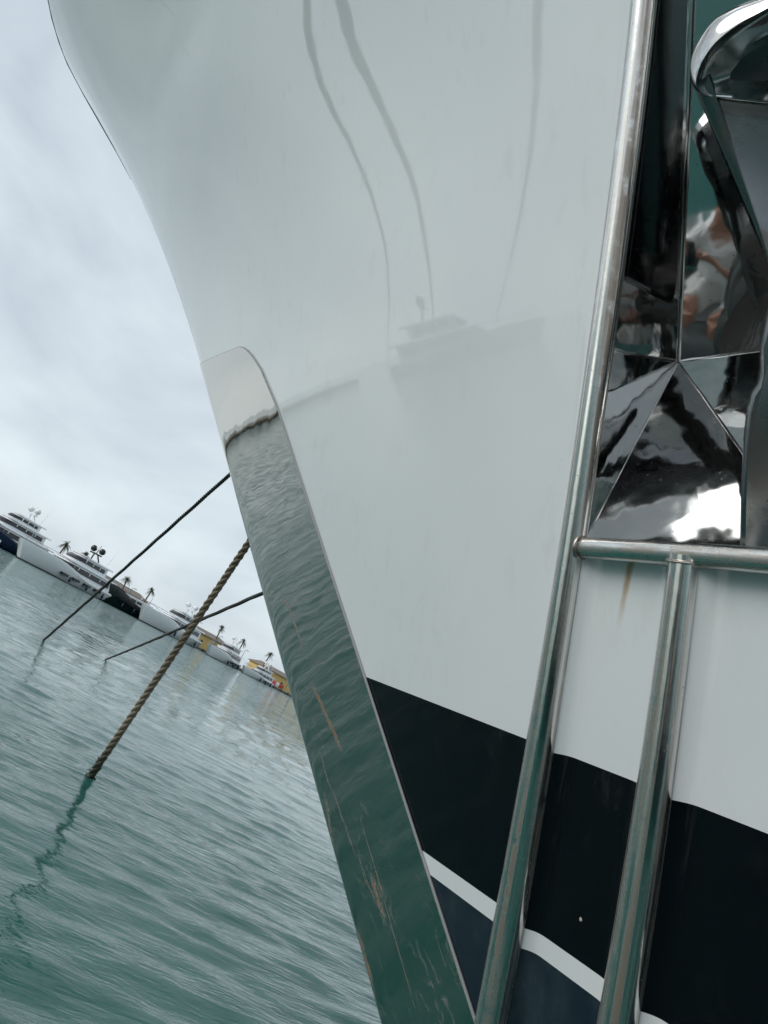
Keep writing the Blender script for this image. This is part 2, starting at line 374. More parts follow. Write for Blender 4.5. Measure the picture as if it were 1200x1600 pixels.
M_joint = steel('stained weld', (0.55, 0.53, 0.50), 0.3, 1.0, 1.0, 0.0, (9, 9, 1), 20, (0.16, 0.09, 0.05))
for k in (0, 1, 2, 3):                                              # fillet welds where the bars meet the tube
    z_ = Z_TUBE - (0.016 if k in (1, 2) else 0.0); c0 = Vector(hull_pt(np.array(bar_x[k](z_)), np.array(z_), 0.036)); up_ = (Vector(hull_pt(np.array(bar_x[k](z_ + 0.05)), np.array(z_ + 0.05), 0.036)) - c0).normalized()
    if k in (0, 3): up_ = (Vector(hull_pt(np.array(bar_x[k](z_) - 0.05), np.array(z_), 0.036)) - c0).normalized(); c0 = c0 + up_ * (0.036 if k == 0 else -0.036)
    e1 = up_.orthogonal().normalized(); e2 = up_.cross(e1); rr_ = 0.037 if k in (1, 2) else 0.030
    MB().tube([c0 + (e1 * math.cos(a) + e2 * math.sin(a)) * (rr_ * random.uniform(0.98, 1.04)) for a in np.linspace(0, 2 * math.pi, 25)], 0.0045, 7).build('weld_bead', M_joint, yacht, True)

# stem plate
M_plate = steel('polished stem plate', (0.52, 0.53, 0.505), 0.035, 0.0, 0.12, 0.035, (1, 1, 1), 2.2)
t, b = nodes(M_plate); tco = N(t, 'ShaderNodeTexCoord'); sx = N(t, 'ShaderNodeSeparateXYZ'); t.links.new(tco.outputs['UV'], sx.inputs[0])
U, V = sx.outputs[0], sx.outputs[1]
wob = noise(t, tco.outputs['UV'], 1.0, 4, 0.6, 0, (4, 12, 1)); Uw = mth(t, 'MULTIPLY_ADD', wob, 0.10, mth(t, 'SUBTRACT', U, 0.05))
streaks = [(0.34, 1.64, 0.40, 1.40, 0.016, 0.55), (0.36, 1.30, 0.52, 1.08, 0.026, 1.0), (0.13, 0.92, 0.03, 0.72, 0.014, 0.6), (0.04, 0.56, 0.00, 0.36, 0.035, 0.9),
           (0.44, 0.77, 0.40, 0.63, 0.022, 0.9), (0.24, 0.95, 0.30, 0.76, 0.012, 0.5), (0.33, 0.80, 0.37, 0.66, 0.010, 0.6), (0.20, 1.06, 0.24, 0.90, 0.010, 0.5)]
tot = None
for (u0, v0, u1, v1, wd, st) in streaks:      # rust runs
    k = (u1 - u0) / (v1 - v0)
    line = mth(t, 'ABSOLUTE', mth(t, 'SUBTRACT', Uw, mth(t, 'MULTIPLY_ADD', V, k, u0 - k * v0)))
    a = mrange(t, line, wd * 0.35, wd * 1.5, 1.0, 0.0)
    lo, hi = min(v0, v1), max(v0, v1)
    a = mth(t, 'MULTIPLY', a, mth(t, 'MULTIPLY', mrange(t, V, lo, lo + 0.05), mrange(t, V, hi - 0.05, hi, 1.0, 0.0)))
    a = mth(t, 'MULTIPLY', a, st); tot = a if tot is None else mth(t, 'MAXIMUM', tot, a)
grain = noise(t, tco.outputs['UV'], 1.0, 5, 0.7, 0, (60, 60, 1)); tot = mth(t, 'MULTIPLY', tot, mrange(t, grain, 0.35, 0.6))
ro = noise(t, tco.outputs['UV'], 1.0, 3, 0.6, 0.8, (26, 2.2, 1)); tot = mth(t, 'MAXIMUM', tot, mth(t, 'MULTIPLY', mth(t, 'MULTIPLY', mrange(t, ro, 0.66, 0.72), mrange(t, V, 0.7, 1.5, 0.75, 0.0)), mrange(t, grain, 0.3, 0.6)))
scr = noise(t, tco.outputs['UV'], 1.0, 6, 0.7, 1.5, (14, 18, 1)); scr2 = noise(t, tco.outputs['UV'], 1.0, 2, 0.5, 0, (3, 3.2, 1))
low = mrange(t, V, 0.4, 1.3, 1.0, 0.0)
haze_ = mth(t, 'MULTIPLY', mth(t, 'MULTIPLY', mrange(t, scr, 0.52, 0.66), mrange(t, scr2, 0.4, 0.62)), low)
base0 = mixc(t, mth(t, 'MULTIPLY', haze_, 0.7), (0.55, 0.53, 0.49), (0.26, 0.255, 0.22))
t.links.new(mixc(t, tot, base0, (0.30, 0.115, 0.035)), b.inputs['Base Color'])
t.links.new(mth(t, 'SUBTRACT', mth(t, 'SUBTRACT', 1.0, mth(t, 'MULTIPLY', haze_, 0.45)), mth(t, 'MULTIPLY', tot, 0.9), clamp=True), b.inputs['Metallic'])
t.links.new(mth(t, 'ADD', mth(t, 'MULTIPLY_ADD', low, 0.075, 0.025), mth(t, 'ADD', mth(t, 'MULTIPLY', haze_, 0.22), mth(t, 'MULTIPLY', tot, 0.5))), b.inputs['Roughness'])
def plate_grid(off, side):
    us = np.linspace(0, 1, 26) ** 1.25; vs = np.concatenate([np.linspace(0, 0.8, 90), np.linspace(0.8, 1, 30)[1:]])
    U_, V_ = np.meshgrid(us, vs)
    zm = 3.03 - 0.10 * U_ - 0.45 * (1 - np.sqrt(1 - np.clip((U_ - 0.75) / 0.2501, 0, 1) ** 2))
    Z = -0.5 + V_ * (zm + 0.5); XI = np.maximum(U_ * (0.70 + 0.137 * Z), 0.0008)
    q = hull_pt(stem_x(Z) - XI, Z, off); q[:, 0, 1] = 0.0
    q[..., 1] *= side; return q, U_, Z
mb = MB(); rimP = None
for side in (1, -1):
    q, U_, Z = plate_grid(0.012, side); q2, _, _ = plate_grid(-0.004, side); nr, ncx = q.shape[:2]
    mb.add([tuple(p) for p in q.reshape(-1, 3)], [(i * ncx + j, i * ncx + j + 1, (i + 1) * ncx + j + 1, (i + 1) * ncx + j) for i in range(nr - 1) for j in range(ncx - 1)], [(float(a), float(b_)) for a, b_ in zip(U_.ravel(), Z.ravel())])
    edge = [(i, ncx - 1) for i in range(nr)] + [(nr - 1, j) for j in range(ncx - 2, -1, -1)]
    vs = [tuple(q[e]) for e in edge] + [tuple(q2[e]) for e in edge]; ne = len(edge)
    mb.add(vs, [(k, k + 1, ne + k + 1, ne + k) for k in range(ne - 1)])
    if side == 1: rimP = [tuple(plate_grid(0.006, 1)[0][e]) for e in edge]
plate = mb.build('stem_plate', M_plate, yacht, True, 50)
MB().tube(rimP, 0.006, 8).build('sealant_bead', mat('grey sealant', (0.24, 0.25, 0.25), 0.4), plate, True)

# anchor pocket: mirror-polished faceted recess
pocket = empty('anchor_pocket'); pocket.parent = yacht
O = Vector((0, 0, CAM_H))
def at(px, py, t_): return O + ray(px, py) * t_
def W2S(P): return tuple(to_ship(P))
def barpt(k, z, off=0.0): return hull_pt(np.array(bar_x[k](z)), np.array(z), off)
A = at(1060, 565, 2.60)
P0 = at(1128, 335, 2.55); head_at = Vector((0.0, -0.42, CAM_H - 0.02))
n_back = ((O - P0).normalized() + (head_at - P0).normalized()).normalized()
def on_plane(px, py): d = ray(px, py); return O + d * ((A - O).dot(n_back) / d.dot(n_back))
Rt = on_plane(1092, -170); E2 = on_plane(1330, 527); R2 = on_plane(1400, -190)
A_, R_, E_, R2_ = [Vector(W2S(p)) for p in (A, Rt, E2, R2)]
z_seam = on_hull(950, 577)[2]
Sm = Vector(barpt(0, z_seam)); B1 = Vector(barpt(0, Z_TUBE)) ; T1 = Vector(barpt(0, Z_PTOP)); B2 = Vector(barpt(3, Z_TUBE)); T2 = Vector(barpt(3, Z_PTOP)); S2 = Vector(barpt(3, z_seam))
Cc = Vector(hull_pt(np.array(0.29), np.array(Z_TUBE)))
Lz = list(np.linspace(z_seam, Z_PTOP, 16))
def panel(pts, thick=0.006):
    MB().add([tuple(p) for p in pts], [tuple(range(len(pts)))]).build('panel', M_pocket, pocket)
panel([A_] + [Vector(barpt(0, z)) for z in Lz] + [R_]) if False else None
def strip(Ls, a, b_):
    n = len(Ls); rs = [a.lerp(b_, i / (n - 1)) for i in range(n)]
    vs = [tuple(p) for p in Ls] + [tuple(p) for p in rs]
    MB().add(vs, [(i, i + 1, n + i + 1, n + i) for i in range(n - 1)]).build('panel', M_pocket, pocket, True, 60)
strip([Vector(barpt(0, z)) for z in Lz], A_, R_)
panel([A_, E_, R2_, R_])
panel([Sm, A_, B1])
panel([A_, Cc, B1]); panel([A_, E_, Cc]); panel([E_, B2, Cc]); panel([E_, S2, B2])
strip([Vector(barpt(3, z)) for z in Lz], E_, R2_)
topL = [Vector(barpt(0, Z_PTOP))] + [Vector(hull_pt(np.array(x), np.array(Z_PTOP))) for x in np.linspace(bar_x[0](Z_PTOP), bar_x[3](Z_PTOP), 8)[1:-1]] + [T2]
MB().add([tuple(R_), tuple(R2_)] + [tuple(p) for p in topL], [(0, 1) + tuple(range(len(topL) + 1, 1, -1))]).build('panel', M_pocket, pocket)
for a, b_, r_ in ((A_, R_, 0.0075), (A_, E_, 0.006), (A_, B1, 0.0025), (A_, Cc, 0.004)):
    pts = [a.lerp(b_, i / 12) + Vector((random.uniform(-1, 1), random.uniform(-1, 1), random.uniform(-1, 1))) * 0.0012 for i in range(13)]
    MB().tube(pts, r_, 8).build('weld_bead', M_weld, pocket, True)
# raised black strip on the forward cheek, standing in for a dark reflection
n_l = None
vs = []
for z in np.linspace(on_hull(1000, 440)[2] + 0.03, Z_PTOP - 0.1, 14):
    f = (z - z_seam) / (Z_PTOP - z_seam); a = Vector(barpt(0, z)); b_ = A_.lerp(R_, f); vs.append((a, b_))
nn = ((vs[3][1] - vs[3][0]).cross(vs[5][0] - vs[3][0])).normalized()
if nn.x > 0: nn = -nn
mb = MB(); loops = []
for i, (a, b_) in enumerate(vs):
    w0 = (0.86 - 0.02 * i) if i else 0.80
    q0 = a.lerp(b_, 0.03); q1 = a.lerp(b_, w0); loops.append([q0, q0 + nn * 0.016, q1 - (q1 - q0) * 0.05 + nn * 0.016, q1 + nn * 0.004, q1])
mb.loft(loops); mb.build('dark_reflection_strip', mat('black reflection', (0.003, 0.003, 0.005), 0.14, spec=0.35), pocket, True, 40, 0.004)

# ------------------------------------------------------------------ anchor stowed in the pocket
anchor = empty('anchor', at(1300, 560, 1.75))
tag(anchor, 'polished steel anchor with rounded fluke stowed in the mirror pocket', 'anchor')
def AL(P): return tuple(Vector(P) - anchor.location)
# fluke: dished end face with a thick rounded rim, body tapering down to the arm
OUT = [(1420, -150), (1330, -88), (1260, -45), (1200, -11), (1150, 10), (1114, 34), (1091, 66), (1079, 96), (1079, 120), (1087, 140), (1105, 152), (1140, 159), (1200, 166), (1300, 176), (1420, 185), (1480, 100), (1480, -60)]
INN = [(1420, -108), (1330, -48), (1260, -10), (1200, 20), (1155, 47), (1120, 76), (1100, 104), (1093, 124), (1090, 134), (1094, 143), (1108, 148), (1140, 152), (1200, 158), (1300, 166), (1420, 174), (1462, 100), (1462, -40)]
def dense(L, n=4):
    m = len(L); o_ = []
    for i in range(m):
        p0, p1, p2, p3 = L[i - 1], L[i], L[(i + 1) % m], L[(i + 2) % m]
        for k in range(n):
            f = k / n; o_.append(tuple(0.5 * (2 * b1 + (c1 - a1) * f + (2 * a1 - 5 * b1 + 4 * c1 - d1) * f * f + (3 * b1 - a1 - 3 * c1 + d1) * f ** 3) for a1, b1, c1, d1 in zip(p0, p1, p2, p3)))
    return o_
OUT, INN = dense(OUT), dense(INN); CEN = (1285, 62)
def tz(x, y, dz): return 1.66 + 0.00075 * (y - 60) + 0.00035 * (1300 - x) + dz
mb = MB(); loops = []
for s_, dz in ((0.05, 0.020), (0.4, 0.018), (0.75, 0.011), (0.93, 0.004), (1.0, 0.0)):
    loops.append([AL(at(CEN[0] + (x - CEN[0]) * s_, CEN[1] + (y - CEN[1]) * s_, tz(x, y, dz))) for x, y in INN])
for f, dz in ((0.25, -0.004), (0.6, -0.001), (0.88, 0.008), (1.0, 0.022)):
    loops.append([AL(at(a[0] + (b_[0] - a[0]) * f, a[1] + (b_[1] - a[1]) * f, tz(*b_, dz))) for a, b_ in zip(INN, OUT)])
nO = len(OUT); LOW = []
for x, y in OUT:
    a = math.atan2((y - 40) / 130.0, (x - 1290) / 205.0); LOW.append((1352 + 104 * math.cos(a), 545 + 40 * math.sin(a)))
for f in np.linspace(0.05, 1, 10):
    loops.append([AL(at(a[0] + (b_[0] - a[0]) * f, a[1] + (b_[1] - a[1]) * f, tz(a[0], a[1], 0.03) * (1 - f) + 1.80 * f + 0.10 * math.sin(math.pi * min(1, f * 1.2)) * (1 if a[1] < 60 else 0.25))) for a, b_ in zip(OUT, LOW)])
n_f = 9; mb.loft(loops[:n_f + 1], True, False); fl = mb.build('fluke', M_anchor, anchor, True, 60)
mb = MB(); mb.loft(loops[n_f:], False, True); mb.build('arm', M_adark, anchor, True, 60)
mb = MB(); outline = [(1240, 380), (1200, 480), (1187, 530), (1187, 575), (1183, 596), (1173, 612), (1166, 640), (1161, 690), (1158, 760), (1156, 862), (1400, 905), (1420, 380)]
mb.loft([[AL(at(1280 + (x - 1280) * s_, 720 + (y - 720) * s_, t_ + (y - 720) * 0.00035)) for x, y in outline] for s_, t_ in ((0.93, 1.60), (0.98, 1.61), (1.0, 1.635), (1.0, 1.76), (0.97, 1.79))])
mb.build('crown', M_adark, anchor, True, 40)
mb = MB(); mb.tube([AL(at(1420, 700, 1.72)), AL(at(1420, 300, 1.74)), AL(at(1425, -250, 1.8)), AL(at(1430, -500, 1.95))], 0.06, 16); mb.build('shank', M_anchor, anchor, True)

# rust run on the topsides under the frame tube
t, b = WHITE_T, WHITE_B; sx = N(t, 'ShaderNodeSeparateXYZ'); t.links.new(WHITE_OB, sx.inputs[0]); r0_ = on_hull(977, 925)
jit = noise(t, WHITE_OB, 30, 3, 0.6); dx = mth(t, 'ABSOLUTE', mth(t, 'ADD', mth(t, 'SUBTRACT', sx.outputs[0], float(r0_[0])), mth(t, 'MULTIPLY_ADD', jit, 0.012, -0.006)))
rm = mth(t, 'MULTIPLY', mrange(t, dx, 0.002, 0.014, 1.0, 0.0), mth(t, 'MULTIPLY', mrange(t, sx.outputs[2], 1.70, 1.86), mrange(t, sx.outputs[1], 0.0, 0.1)))
t.links.new(mixc(t, mth(t, 'MULTIPLY', rm, 0.85), WHITE_COL, (0.42, 0.24, 0.09)), b.inputs['Base Color'])
ch = on_hull(908, 1436); mb = MB(); mb.sphere((0, 0, 0), 0.0045, 8, 6, (1.0, 0.4, 1.5)); o_ = mb.build('paint_chip', mat('bare filler', (0.42, 0.36, 0.31), 0.8), yacht, True, 80); o_.location = tuple(ch)
# ------------------------------------------------------------------ far quay with moored yachts
M_fw = mat('yacht white', (0.78, 0.79, 0.80), 0.3); M_fglass = mat('dark yacht glass', (0.012, 0.014, 0.018), 0.08); M_fnavy = mat('yacht navy', (0.012, 0.022, 0.06), 0.15)
M_fblack = mat('yacht black green', (0.006, 0.012, 0.013), 0.15); M_fgrey = mat('yacht grey', (0.35, 0.37, 0.38), 0.4); M_fboot = mat('yacht boot top', (0.02, 0.025, 0.03), 0.4)
M_teak = mat('warm teak', (0.42, 0.27, 0.14), 0.6)
def haz(px, py): d = ray(px, py); return math.atan2(d.x, d.y)
def far(px, py, D, z=0.0): a = haz(px, py); return Vector((math.sin(a) * D, math.cos(a) * D, z))
def wl(px): return 858 + px * (1094 - 858) / 455.0          # far waterline in the frame
def qd(px): return 190 + px * 85 / 455.0                     # distance of the quay there
def plan(x0, x1, w, nosef, n=7):
    """deck-house plan: square aft, rounded forward"""
    pts = [(x0, -w), (x0, w)]
    pts += [(x1 - nosef + nosef * math.sin(math.pi / 2 * k / n), w * math.cos(math.pi / 2 * k / n) ** 0.7) for k in range(n + 1)]
    pts += [(x, -y) for x, y in pts[:2:-1] if y > 1e-6]
    return pts
def house(mb, x0, x1, w, nosef, z0, z1, rake, inset=0.0):
    a = plan(x0, x1, w, nosef); b_ = plan(x0 + inset, x1 - rake, w * 0.93, nosef * 0.8)
    mb.loft([[(x, y, z0) for x, y in a], [(x, y, z1) for x, y in b_]])
def far_yacht(label, px, D, head, L, mh, tiers, dome='white', windows=0, low=False, freeb=1.0, group='yachts moored along the far quay', mtop=None):
    """head: heading of the bow in degrees from +Y"""
    root = empty('moored_yacht', far(px, wl(px), D), R(90 - head)); tag(root, label, 'yacht', group)
    Bm = 0.115 * L; fb, fs = 0.105 * L * freeb, 0.062 * L * freeb
    mb = MB(); loops = []
    for f in np.linspace(0, 1, 15):
        x = -0.5 * L + f * L; wdt = Bm * min(1.0, (1.02 - f) * 3.0) ** 0.6 if f > 0.66 else Bm * (0.92 + 0.08 * f / 0.66)
        sh = fs + (fb - fs) * sm(f, 0.25, 0.75); ov = 0.09 * L * max(0, (f - 0.6) / 0.4) ** 1.5
        loops.append([(x - ov * 0.8, -wdt * 0.45, -0.3), (x - ov * 0.55, -wdt * 0.78, sh * 0.18), (x, -wdt, sh * 0.85), (x, -wdt * 0.97, sh), (x, wdt * 0.97, sh), (x, wdt, sh * 0.85), (x - ov * 0.55, wdt * 0.78, sh * 0.18), (x - ov * 0.8, wdt * 0.45, -0.3)])
    mb.loft(loops); mb.build('hull', mh, root, True, 35)
    mb = MB(); lo = [[tuple(Vector(p) * 1.0 + Vector((0, math.copysign(0.05, p[1]), 0))) if i in (0, 7) else tuple(Vector(loops[j][1 if i == 1 else 6]) * 0.9 + Vector(loops[j][0 if i == 1 else 7]) * 0.1 + Vector((0, -0.06 if i == 1 else 0.06, -sh * 0.10))) for i, p in ((0, loops[j][0]), (1, None), (6, None), (7, loops[j][7]))] for j in range(len(loops))]
    mb.loft(lo); mb.build('boot_top', M_fboot, root)
    z = fs * 0.98
    for k, (x0, x1, wf, hgt, rk) in enumerate(tiers):
        z0 = z; z1 = z + hgt * L; mb = MB(); house(mb, x0 * L, x1 * L, Bm * wf, 0.10 * L, z0, z1, rk * L); hs = mb.build('deck_house', mtop or M_fw, root, True, 35)
        mb = MB(); house(mb, x0 * L + 0.03 * L, x1 * L + 0.012 * L - rk * L * 0.30, Bm * wf + 0.06, 0.10 * L, z0 + (z1 - z0) * 0.34, z0 + (z1 - z0) * 0.80, rk * L * 0.5); mb.build('window_band', M_fglass, hs, True, 35)
        mb = MB(); house(mb, x0 * L - 0.05 * L, x1 * L - rk * L * 0.9, Bm * wf * 1.05, 0.08 * L, z1, z1 + 0.010 * L, 0.0); mb.build('deck_overhang', M_fw, hs)
        for j in range(3):      # mullions
            xm = (x0 + (x1 - x0) * (0.25 + 0.22 * j)) * L
            for s_ in (-1, 1): mb = MB(); mb.box(xm - 0.12, xm + 0.12, s_ * (Bm * wf * 0.95) - 0.12, s_ * (Bm * wf * 0.95) + 0.12, z0, z1); mb.build('mullion', M_fw, hs)
        z = z1 + 0.010 * L
    for j in range(windows):
        x = (-0.28 + 0.13 * j) * L; 
        for s_ in (-1, 1):
            mb = MB(); mb.box(x - 0.035 * L, x + 0.035 * L, s_ * Bm * 0.90 - 0.10 * abs(s_), s_ * Bm * 0.90 + 0.55, fs * 0.50, fs * 0.74) if s_ > 0 else mb.box(x - 0.035 * L, x + 0.035 * L, -Bm * 0.90 - 0.55, -Bm * 0.90, fs * 0.50, fs * 0.74)
            mb.build('hull_window', M_fglass, root)
    if not low:
        xm = (tiers[-1][0] + 0.35 * (tiers[-1][1] - tiers[-1][0])) * L; md = M_fw if dome == 'white' else M_fblack
        mb = MB()
        for s_ in (-1, 1): mb.tube([(xm - 0.03 * L, s_ * Bm * 0.35, z), (xm, s_ * Bm * 0.12, z + 0.055 * L)], 0.18, 6)
        mb.box(xm - 0.4, xm + 0.4, -Bm * 0.42, Bm * 0.42, z + 0.045 * L, z + 0.055 * L); mb.tube([(xm, 0, z + 0.05 * L), (xm - 0.01 * L, 0, z + 0.12 * L)], [0.13, 0.05], 6)
        mast = mb.build('mast', md, root, True)
        for s_ in (-1, 1): mb = MB(); mb.sphere((xm, s_ * Bm * 0.36, z + 0.082 * L), 0.024 * L, 12, 8); mb.build('radar_dome', md, mast, True, 80)
        mb = MB(); mb.box(xm - 0.1, xm + 0.1, -0.045 * L, 0.045 * L, z + 0.088 * L, z + 0.096 * L); mb.build('radar_bar', M_fw, mast)
    mb = MB()                                                        # bow rail
    rp = [(loops[j][4][0] - 0.3, loops[j][4][1] * s_, loops[j][4][2] + 0.9) for s_ in (1,) for j in range(8, 15)] + [(loops[j][3][0] - 0.3, loops[j][3][1], loops[j][3][2] + 0.9) for j in range(14, 7, -1)]
    mb.tube(rp, 0.05, 5)
    for q in rp[::2]: mb.tube([q, (q[0], q[1], q[2] - 0.95)], 0.04, 5)
    mb.build('bow_rail', M_fgrey, root)
    zt = z + 0.02 * L
    for s_ in (-1, 1):                                               # whip aerials
        mb = MB(); mb.tube([(tiers[-1][0] * L + 1.0, s_ * Bm * 0.5, z - 0.3), (tiers[-1][0] * L + 0.2, s_ * Bm * 0.55, z + 0.15 * L)], [0.05, 0.02], 5); mb.build('aerial', M_fw, root)
    for k in range(3):                                               # fenders over the side
        for s_ in (-1, 1):
            x = (-0.35 + 0.2 * k) * L; mb = MB(); mb.sphere((x, s_ * (Bm + 0.25), fs * 0.42), 0.30, 10, 8, (1, 1, 2.2)); mb.build('fender', M_fnavy if mh is not M_fnavy else M_fw, root, True, 80)
    mb = MB(); mb.tube([(0.44 * L, 0, fb), (0.44 * L, 0, fb + 0.07 * L)], 0.06, 5); mb.build('jack_staff', M_fgrey, root)
    return root
T3 = [(-0.42, 0.20, 0.86, 0.075, 0.06), (-0.34, 0.10, 0.74, 0.065, 0.07), (-0.26, 0.02, 0.55, 0.045, 0.05)]
T2 = [(-0.42, 0.18, 0.84, 0.075, 0.09), (-0.32, 0.06, 0.66, 0.060, 0.08)]
T1 = [(-0.40, 0.10, 0.70, 0.060, 0.07)]
far_yacht('large white yacht with navy hull, cut off by the left edge', -14, 198, -152, 31, M_fnavy, T3, 'white', 0, freeb=1.25)
far_yacht('white yacht with black window bands and two black radar domes', 92, 176, -158, 31, M_fw, T2, 'black', 4, freeb=1.15)
far_yacht('low black hulled yacht beside the white one with black domes', 178, 190, -150, 22, M_fblack, T1, 'white', 0, True, freeb=2.0)
far_yacht('white flybridge yacht with flared bow, right of the black hulled yacht', 256, 196, -160, 29, M_fw, T2, 'white', 0, freeb=1.25)
far_yacht('white yacht in front of the yellow building, left of two palms', 341, 214, -166, 24, M_fw, T2, 'white', 3, freeb=1.15)
far_yacht('smallest white yacht, last in the row beside the stem plate', 396, 226, -156, 19, M_fw, T2, 'white', 2)
# quay wall and apron
QZ = 0.8
M_quay = mat('weathered quay concrete', (0.22, 0.19, 0.15), 0.85); t, b = nodes(M_quay); tco = N(t, 'ShaderNodeTexCoord')
t.links.new(mixc(t, noise(t, tco.outputs['Object'], 0.8, 5, 0.6), (0.10, 0.09, 0.075), (0.33, 0.29, 0.24)), b.inputs['Base Color'])
Q0 = far(-160, wl(-160), qd(-160) + 30); Q1 = far(640, wl(640), qd(640) + 30); qdir = (Q1 - Q0).normalized(); qn = Vector((-qdir.y, qdir.x, 0)); qn = qn if qn.y > 0 else -qn
Q0 = Q0 - qdir * 85
quay = empty('quay', Q0, math.atan2(qdir.y, qdir.x)); tag(quay, 'low weathered concrete quay behind the far row of yachts', 'quay')
QL = (Q1 - Q0).length; mb = MB(); mb.box(0, QL, 0, 70, -1.0, QZ); mb.build('apron', M_quay, quay)
mb = MB(); mb.box(0, QL, -0.35, -0.004, QZ - 0.3, QZ + 0.07); mb.build('coping', mat('coping stone', (0.36, 0.31, 0.23), 0.8), quay)
for i in range(80):
    mb = MB(); mb.tube([(i * QL / 80, -0.5, 0.0), (i * QL / 80, -0.5, QZ - 0.05)], 0.28, 8); mb.build('tyre_fender', M_fboot, quay)
def qpos(px, depth): 
    a = haz(px, wl(px)); d = Vector((math.sin(a), math.cos(a), 0)); n = qn; k = (Q0 + n * depth).dot(n) / d.dot(n); return d * k
# low buildings on the quay
M_yel = mat('yellow render', (0.62, 0.45, 0.17), 0.85); t, b = nodes(M_yel); tco = N(t, 'ShaderNodeTexCoord')
t.links.new(mixc(t, noise(t, tco.outputs['Object'], 0.6, 5, 0.6), (0.50, 0.36, 0.13), (0.70, 0.52, 0.22)), b.inputs['Base Color'])
M_roof = mat('grey brown roof', (0.20, 0.17, 0.14), 0.8); M_door = mat('dark opening', (0.03, 0.03, 0.03), 0.6); M_beige = mat('beige render', (0.46, 0.38, 0.27), 0.85)
def building(label, px0, px1, depth, hgt, mw, nd):
    a = qpos(px0, depth); b_ = qpos(px1, depth); Lb = (b_ - a).length; root = empty('quay_building', (a.x, a.y, QZ), math.atan2(qdir.y, qdir.x)); tag(root, label, 'building', 'low buildings on the far quay')
    mb = MB(); mb.box(0, Lb, 0, 9, 0, hgt); wall = mb.build('wall', mw, root)
    mb = MB(); mb.add([(-0.6, -0.7, hgt), (Lb + 0.6, -0.7, hgt), (Lb + 0.6, 9.7, hgt), (-0.6, 9.7, hgt), (1.0, 4.5, hgt + 1.5), (Lb - 1.0, 4.5, hgt + 1.5), (-0.6, -0.7, hgt - 0.25), (Lb + 0.6, -0.7, hgt - 0.25), (Lb + 0.6, 9.7, hgt - 0.25), (-0.6, 9.7, hgt - 0.25)],
        [(0, 1, 5, 4), (2, 3, 4, 5), (1, 2, 5), (3, 0, 4), (6, 7, 1, 0), (7, 8, 2, 1), (8, 9, 3, 2), (9, 6, 0, 3)]); mb.build('roof', M_roof, root)
    for i in range(nd):
        x = Lb * (i + 0.5) / nd
        mb = MB(); z1 = 2.2 if i % 2 == 0 else 2.3; z0 = 0.0 if i % 2 == 0 else 1.1
        mb.box(x - 0.55, x + 0.55, -0.05, 0.05, z0, z1); mb.build('door' if i % 2 == 0 else 'window', M_door, wall)
        mb = MB(); mb.box(x - 0.7, x + 0.7, -0.12, -0.055, z1, z1 + 0.16); mb.build('lintel', M_beige, wall)
    return root
building('beige building with brown roof behind the black hulled yacht', 118, 214, 22, 4.6, M_beige, 7)
building('yellow building glimpsed between two white yachts behind the thick rope', 284, 342, 20, 4.4, M_yel, 4)
building('long yellow building at the right end of the far quay', 402, 560, 18, 4.4, M_yel, 9)

# palms
M_trunk = mat('palm trunk', (0.14, 0.10, 0.07), 0.9); M_frond = mat('palm fronds', (0.050, 0.060, 0.026), 0.7)
def frond(mb, az, lift, Lf, rs):
    pts = []; n = 8
    for i in range(n + 1):
        s = i / n; r = Lf * (math.cos(lift) * s - 0.12 * s * s * math.cos(lift)); zz = Lf * (math.sin(lift) * s - 0.62 * s * s * (0.6 + 0.4 * math.cos(lift)))
        pts.append(Vector((math.cos(az) * r, math.sin(az) * r, zz)))
    sd = Vector((-math.sin(az), math.cos(az), 0))
    for i in range(1, n + 1):
        wdt = Lf * 0.30 * math.sin(math.pi * min(0.97, 0.12 + 0.85 * i / n)); tdir = (pts[i] - pts[i - 1])
        for s_ in (-1, 1):
            for q in (0.15, 0.6):
                p = pts[i - 1] + tdir * q; e = p + sd * (s_ * wdt * rs.uniform(0.7, 1.1)) + tdir * 0.9 + Vector((0, 0, -wdt * rs.uniform(0.25, 0.6)))
                mb.add([p, p + tdir * 0.28, e], [(0, 1, 2)])
        mb.add([pts[i - 1] + sd * 0.05, pts[i - 1] - sd * 0.05, pts[i] - sd * 0.03, pts[i] + sd * 0.03], [(0, 1, 2, 3)])
palms = [(55, 829, 'palm behind the navy hulled yacht', 8), (102, 850, 'palm behind the yacht with black domes, partly hidden by its roof', 10), (134, 868, 'palm just right of the two black radar domes', 9), (158, 889, 'palm above the beige building, nearest the upper thin rope', 14),
         (201, 906, 'palm standing alone between the upper thin rope and the flared white yacht', 15), (236, 922, 'full palm behind the flared white yacht', 14), (306, 967, 'palm half hidden by the thick twisted rope', 16), (347, 982, 'palm over the lower thin rope, behind the fifth yacht', 14), (381, 1003, 'palm between the last two yachts', 15), (421, 1022, 'palm nearest the stem plate', 16)]
